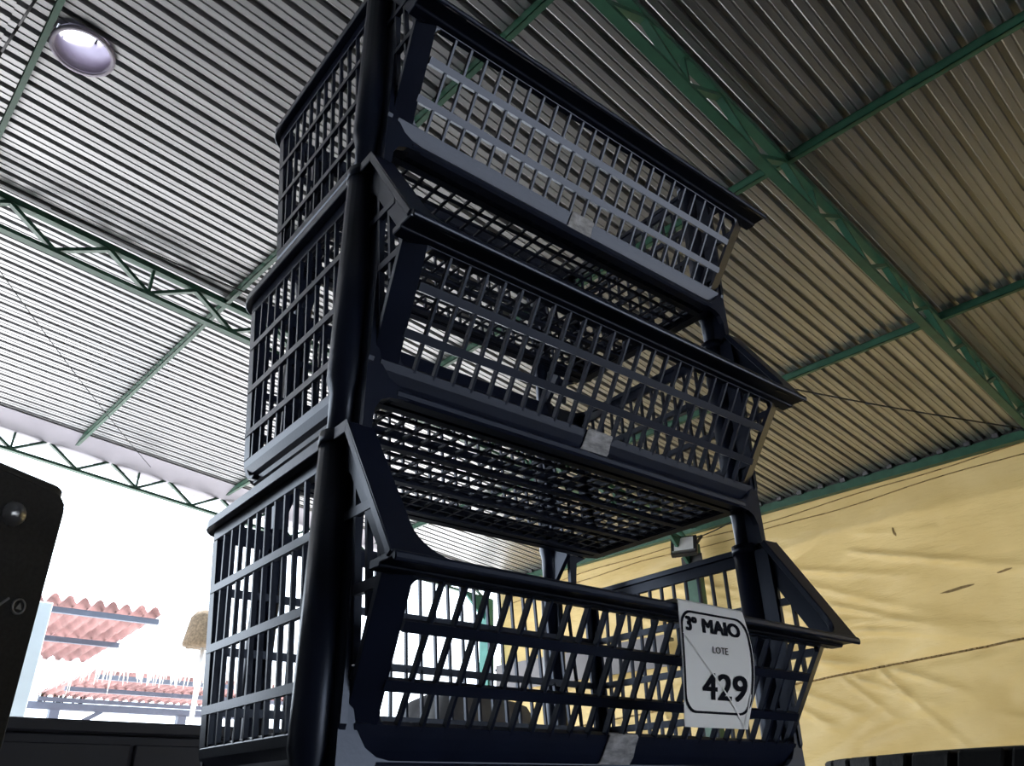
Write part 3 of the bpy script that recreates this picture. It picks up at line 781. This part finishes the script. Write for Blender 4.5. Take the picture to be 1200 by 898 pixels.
# ------------------------------------------------------------------ floodlight on the column
fl_ = empty('floodlight'); fl_.matrix_world = HALL @ Matrix.Translation((DW - 0.42, 5.74, 2.92))
tag(fl_, 'black floodlight with pale glass on the far column', 'floodlight')
RT = Matrix.Rotation(deg(-14), 4, 'Y') @ Matrix.Rotation(deg(38), 4, 'Z')
def xf(mb): mb.v = [Matrix.Rotation(deg(25), 4, 'Z') @ (Matrix.Rotation(deg(24), 4, 'Y') @ v) for v in mb.v]; return mb
m = MB(); m.box((-0.02, -0.17, -0.15), (0.05, 0.17, 0.13))
for k in range(6): m.box((0.05, -0.14 + k * 0.055, -0.12), (0.09, -0.13 + k * 0.055, 0.10))
obj('housing', xf(m), 'housing', fl_)
m = MB(); m.box((-0.028, -0.125, -0.10), (-0.018, 0.125, 0.105)); obj('glass', xf(m), 'lens', fl_)
m = MB(); m.box((-0.034, -0.15, -0.135), (-0.018, 0.15, -0.105)); obj('frame_bar', xf(m), 'chrome', fl_)
m = MB(); m.bar((0.05, -0.17, 0), (0.18, -0.17, 0.12), 0.015, 0.035); m.bar((0.05, 0.17, 0), (0.18, 0.17, 0.12), 0.015, 0.035); m.bar((0.18, -0.18, 0.12), (0.18, 0.18, 0.12), 0.035, 0.015); m.bar((0.17, 0.0, 0.12), (0.19, 0.06, 0.12), 0.04, 0.02)
obj('bracket', m, 'housing', fl_)
jb = MB(); jb.box((DW - 0.262, 5.60, 2.52), (DW - 0.242, 5.92, 2.82)); tag(hobj('junction_box', jb, 'housing', None, 0.004), 'dark box on the column behind the floodlight', 'box')

# grey board along the tarpaulin near the corner column
bd = empty('wall_board'); bd.matrix_world = HALL; tag(bd, 'grey board fixed along the yellow tarpaulin near the corner', 'board')
for k in range(3):
    m = MB(); y = 6.4 + k * 1.12; m.box((DW - 0.14, y, 1.52), (DW - 0.11, y + 1.10, 1.92)); obj('board_panel', m, 'board', bd, 0.003)
m = MB(); m.box((DW - 0.11, 6.35, 1.56), (DW - 0.02, 9.8, 1.60)); m.box((DW - 0.11, 6.35, 1.84), (DW - 0.02, 9.8, 1.88)); obj('batten', m, 'steel', bd)

# grey draped pile seen through the lowest basket
def draped():
    b = MB(); n = 28; vs_ = []
    for j in range(15):
        v = j / 14
        for i in range(n):
            t = 2 * math.pi * i / n
            h = 1.0 - v
            rx, ry = 0.62, 0.5
            sq = 1.0 / max(abs(math.cos(t)), abs(math.sin(t))) ** 0.6
            rr = (0.25 + 0.75 * min(1, v * 3.0) ** 0.6) * (1 + 0.05 * math.sin(5 * t + 3 * v) + 0.05 * noise.noise(Vector((math.cos(t) * 2, math.sin(t) * 2, v * 3))))
            z = 1.62 * (1 - max(0, (v - 0.12) / 0.88)) + 0.10 * noise.noise(Vector((math.cos(t), math.sin(t), 2.0))) * (1 - v)
            vs_.append((rx * rr * sq * math.cos(t), ry * rr * sq * math.sin(t), max(0.0, z)))
    fs = [(j * n + i, j * n + (i + 1) % n, (j + 1) * n + (i + 1) % n, (j + 1) * n + i) for j in range(14) for i in range(n)] + [tuple(range(n - 1, -1, -1))]
    b.add(vs_, fs, True); return b
o = hobj('covered_pile', draped(), 'drape'); az = deg(39.8); o.matrix_world = HALL @ Matrix.Translation((6.4 * math.sin(az), 6.4 * math.cos(az), FZ))
tag(o, 'pile of goods under a dark grey cover near the open end', 'covered pile')

# ------------------------------------------------------------------ outside: pale post, tiled houses, thatch
def outside(name, az, dist): 
    t = empty(name); t.matrix_world = HALL @ Matrix.Translation((dist * math.sin(deg(az)), dist * math.cos(deg(az)), FZ)); return t
po = outside('gate_post', 12.3, 12.5); tag(po, 'pale blue square post outside beside the loudspeaker', 'post')
m = MB(); m.box((-0.13, -0.12, 0), (0.13, 0.12, 3.4)); obj('shaft', m, 'paleblue', po, 0.01)
m = MB(); m.box((-0.19, -0.18, 0), (0.19, 0.18, 0.2)); obj('footing', m, 'white', po)

def pavilion(label, a0, a1, b0, b1, zn, zf, posts, beam):
    # open pavilion roof seen from below: barrel tiles run from the near edge to the far edge, over battens
    h = empty('tiled_pavilion'); h.matrix_world = HALL @ Matrix.Translation(((a0 + a1) / 2, (b0 + b1) / 2, FZ)); tag(h, label, 'pavilion')
    A, Bq = (a1 - a0) / 2, (b1 - b0) / 2
    def zz(y): return zn + (zf - zn) * (y + Bq) / (2 * Bq) - FZ
    n = int(2 * A / 0.20); nr = int(2 * Bq / 0.38); pr = [(0, 0), (0.16, 0.06), (0.36, 0.085), (0.56, 0.06), (0.72, 0.0), (0.86, -0.03), (1.0, 0)]
    q = 2 * A / n
    for k in range(n):
        m = MB(); x0 = -A + k * q; e0 = random.uniform(-0.10, 0.05); e1 = random.uniform(-0.08, 0.12)
        for r in range(nr):
            y0 = -Bq + 2 * Bq * r / nr + (e0 if r == 0 else 0); y1 = -Bq + 2 * Bq * (r + 1) / nr + 0.05 + (e1 if r == nr - 1 else 0); jt = random.uniform(-0.012, 0.012)
            vs_ = [(x0 + a * q + jt, y0, zz(y0) + g + 0.03) for a, g in pr] + [(x0 + a * q, y1, zz(y1) + g) for a, g in pr]
            m.add(vs_, [(i, i + 1, 8 + i, 7 + i) for i in range(6)], True)
        obj('tile_course', m, 'tile', h)
    for y in [-Bq + 2 * Bq * t for t in (0.03, 0.5, 0.97)]:
        m = MB(); m.box((-A, y - 0.04, zz(y) - 0.12), (A, y + 0.04, zz(y) - 0.035)); obj('batten', m, 'bluegrey', h)
    if beam:
        m = MB(); m.box((-A - 1.0, Bq - 0.10, zz(Bq) - 0.28), (A, Bq + 0.05, zz(Bq) - 0.13)); obj('beam', m, 'bluegrey', h)
    for x in posts:
        x -= (a0 + a1) / 2
        m = MB(); m.box((x - 0.10, Bq - 0.12, 0), (x + 0.10, Bq + 0.06, zz(Bq) - 0.28)); p_ = obj('post', m, 'bluegrey', h)
        m = MB(); m.bar((x + 0.05, Bq - 0.03, zz(Bq) - 0.85), (x + 1.0, Bq - 0.03, zz(Bq) - 0.26), 0.09, 0.09, (0, 1, 0)); obj('brace', m, 'bluegrey', p_)
    return h
pavilion('upper tiled pavilion roof seen from below through the open end', 2.6, 4.75, 13.5, 17.2, 2.80, 2.52, [], False)
lowp = pavilion('low tiled pavilion roof on blue grey posts outside', 4.9, 10.0, 16.6, 20.6, 2.30, 2.26, [5.3, 8.15], True)
hp = empty('roof_pole'); hp.matrix_world = HALL @ Matrix.Translation((2.75, 17.0, FZ)); tag(hp, 'white pole carrying the upper tiled pavilion roof', 'pole')
m = MB(); m.tube((0, 0, 0), (0, 0, 2.40 - FZ), 0.05); obj('shaft', m, 'white', hp)
m = MB(); m.box((-0.12, -0.12, 0), (0.12, 0.12, 0.06)); obj('foot', m, 'white', hp)

# dry palm fringe hanging along the near edge of the low roof
fg = empty('palm_fringe'); fg.matrix_world = HALL @ Matrix.Translation((6.6, 16.45, FZ)); tag(fg, 'pale dry palm fringe hanging along the low tiled roof', 'fringe')
m = MB(); m.bar((-3.0, 0, 2.36 - FZ), (3.2, 0, 2.36 - FZ), 0.06, 0.10); obj('rail', m, 'white', fg)
m = MB()
for i in range(150):
    x = random.uniform(-3.0, 3.2); l = random.uniform(0.05, 0.22) * (1 if random.random() < .8 else 2.2); w = random.uniform(0.012, 0.035); z = 2.34 - FZ
    m.prism([(x - w, -0.03, z), (x + w, -0.03, z), (x + random.uniform(-.03, .03), -0.04, z - 0.06 - l)], (0, 0.02, 0))
so = obj('palm_blades', m, 'thatch', fg); so['kind'] = 'stuff'
# dry tufts stuck along the end of the low pavilion's beam
for x in (4.25, 4.62, 5.0, 5.35, 5.75):
    m = MB(); x -= (4.9 + 10.0) / 2
    for k in range(7):
        w_ = 0.02; a = random.uniform(-0.10, 0.10); l = random.uniform(0.12, 0.42)
        m.prism([(x - w_ + a, 1.95, 2.26 - 0.13 - FZ), (x + w_ + a, 1.95, 2.26 - 0.13 - FZ), (x + a * 1.6 + 0.01, 1.95, 2.26 - 0.13 - FZ + l)], (0, 0.02, 0))
    obj('straw_tuft', m, 'brown', lowp)
tk = outside('thatch_bundle', 21.9, 15.4); tag(tk, 'brown bundle of thatch on a pole beside the lowest basket', 'thatch')
m = MB(); zc = CAM.z + 15.4 * math.tan(deg(10.4))
m.lathe([(0.0, 0.33), (0.18, 0.31), (0.29, 0.18), (0.36, -0.25), (0.33, -0.31), (0.0, -0.30)], (0.1, 0, zc), 18); m.v = [v + Vector((0.05 * noise.noise(v * 9), 0.05 * noise.noise(v * 9 + Vector((3, 1, 2))), 0.05 * noise.noise(v * 7))) for v in m.v]
obj('straw', m, 'brown', tk)
m = MB(); m.tube((0.1, 0, 0), (0.1, 0, zc - 0.3), 0.04); obj('pole', m, 'white', tk)
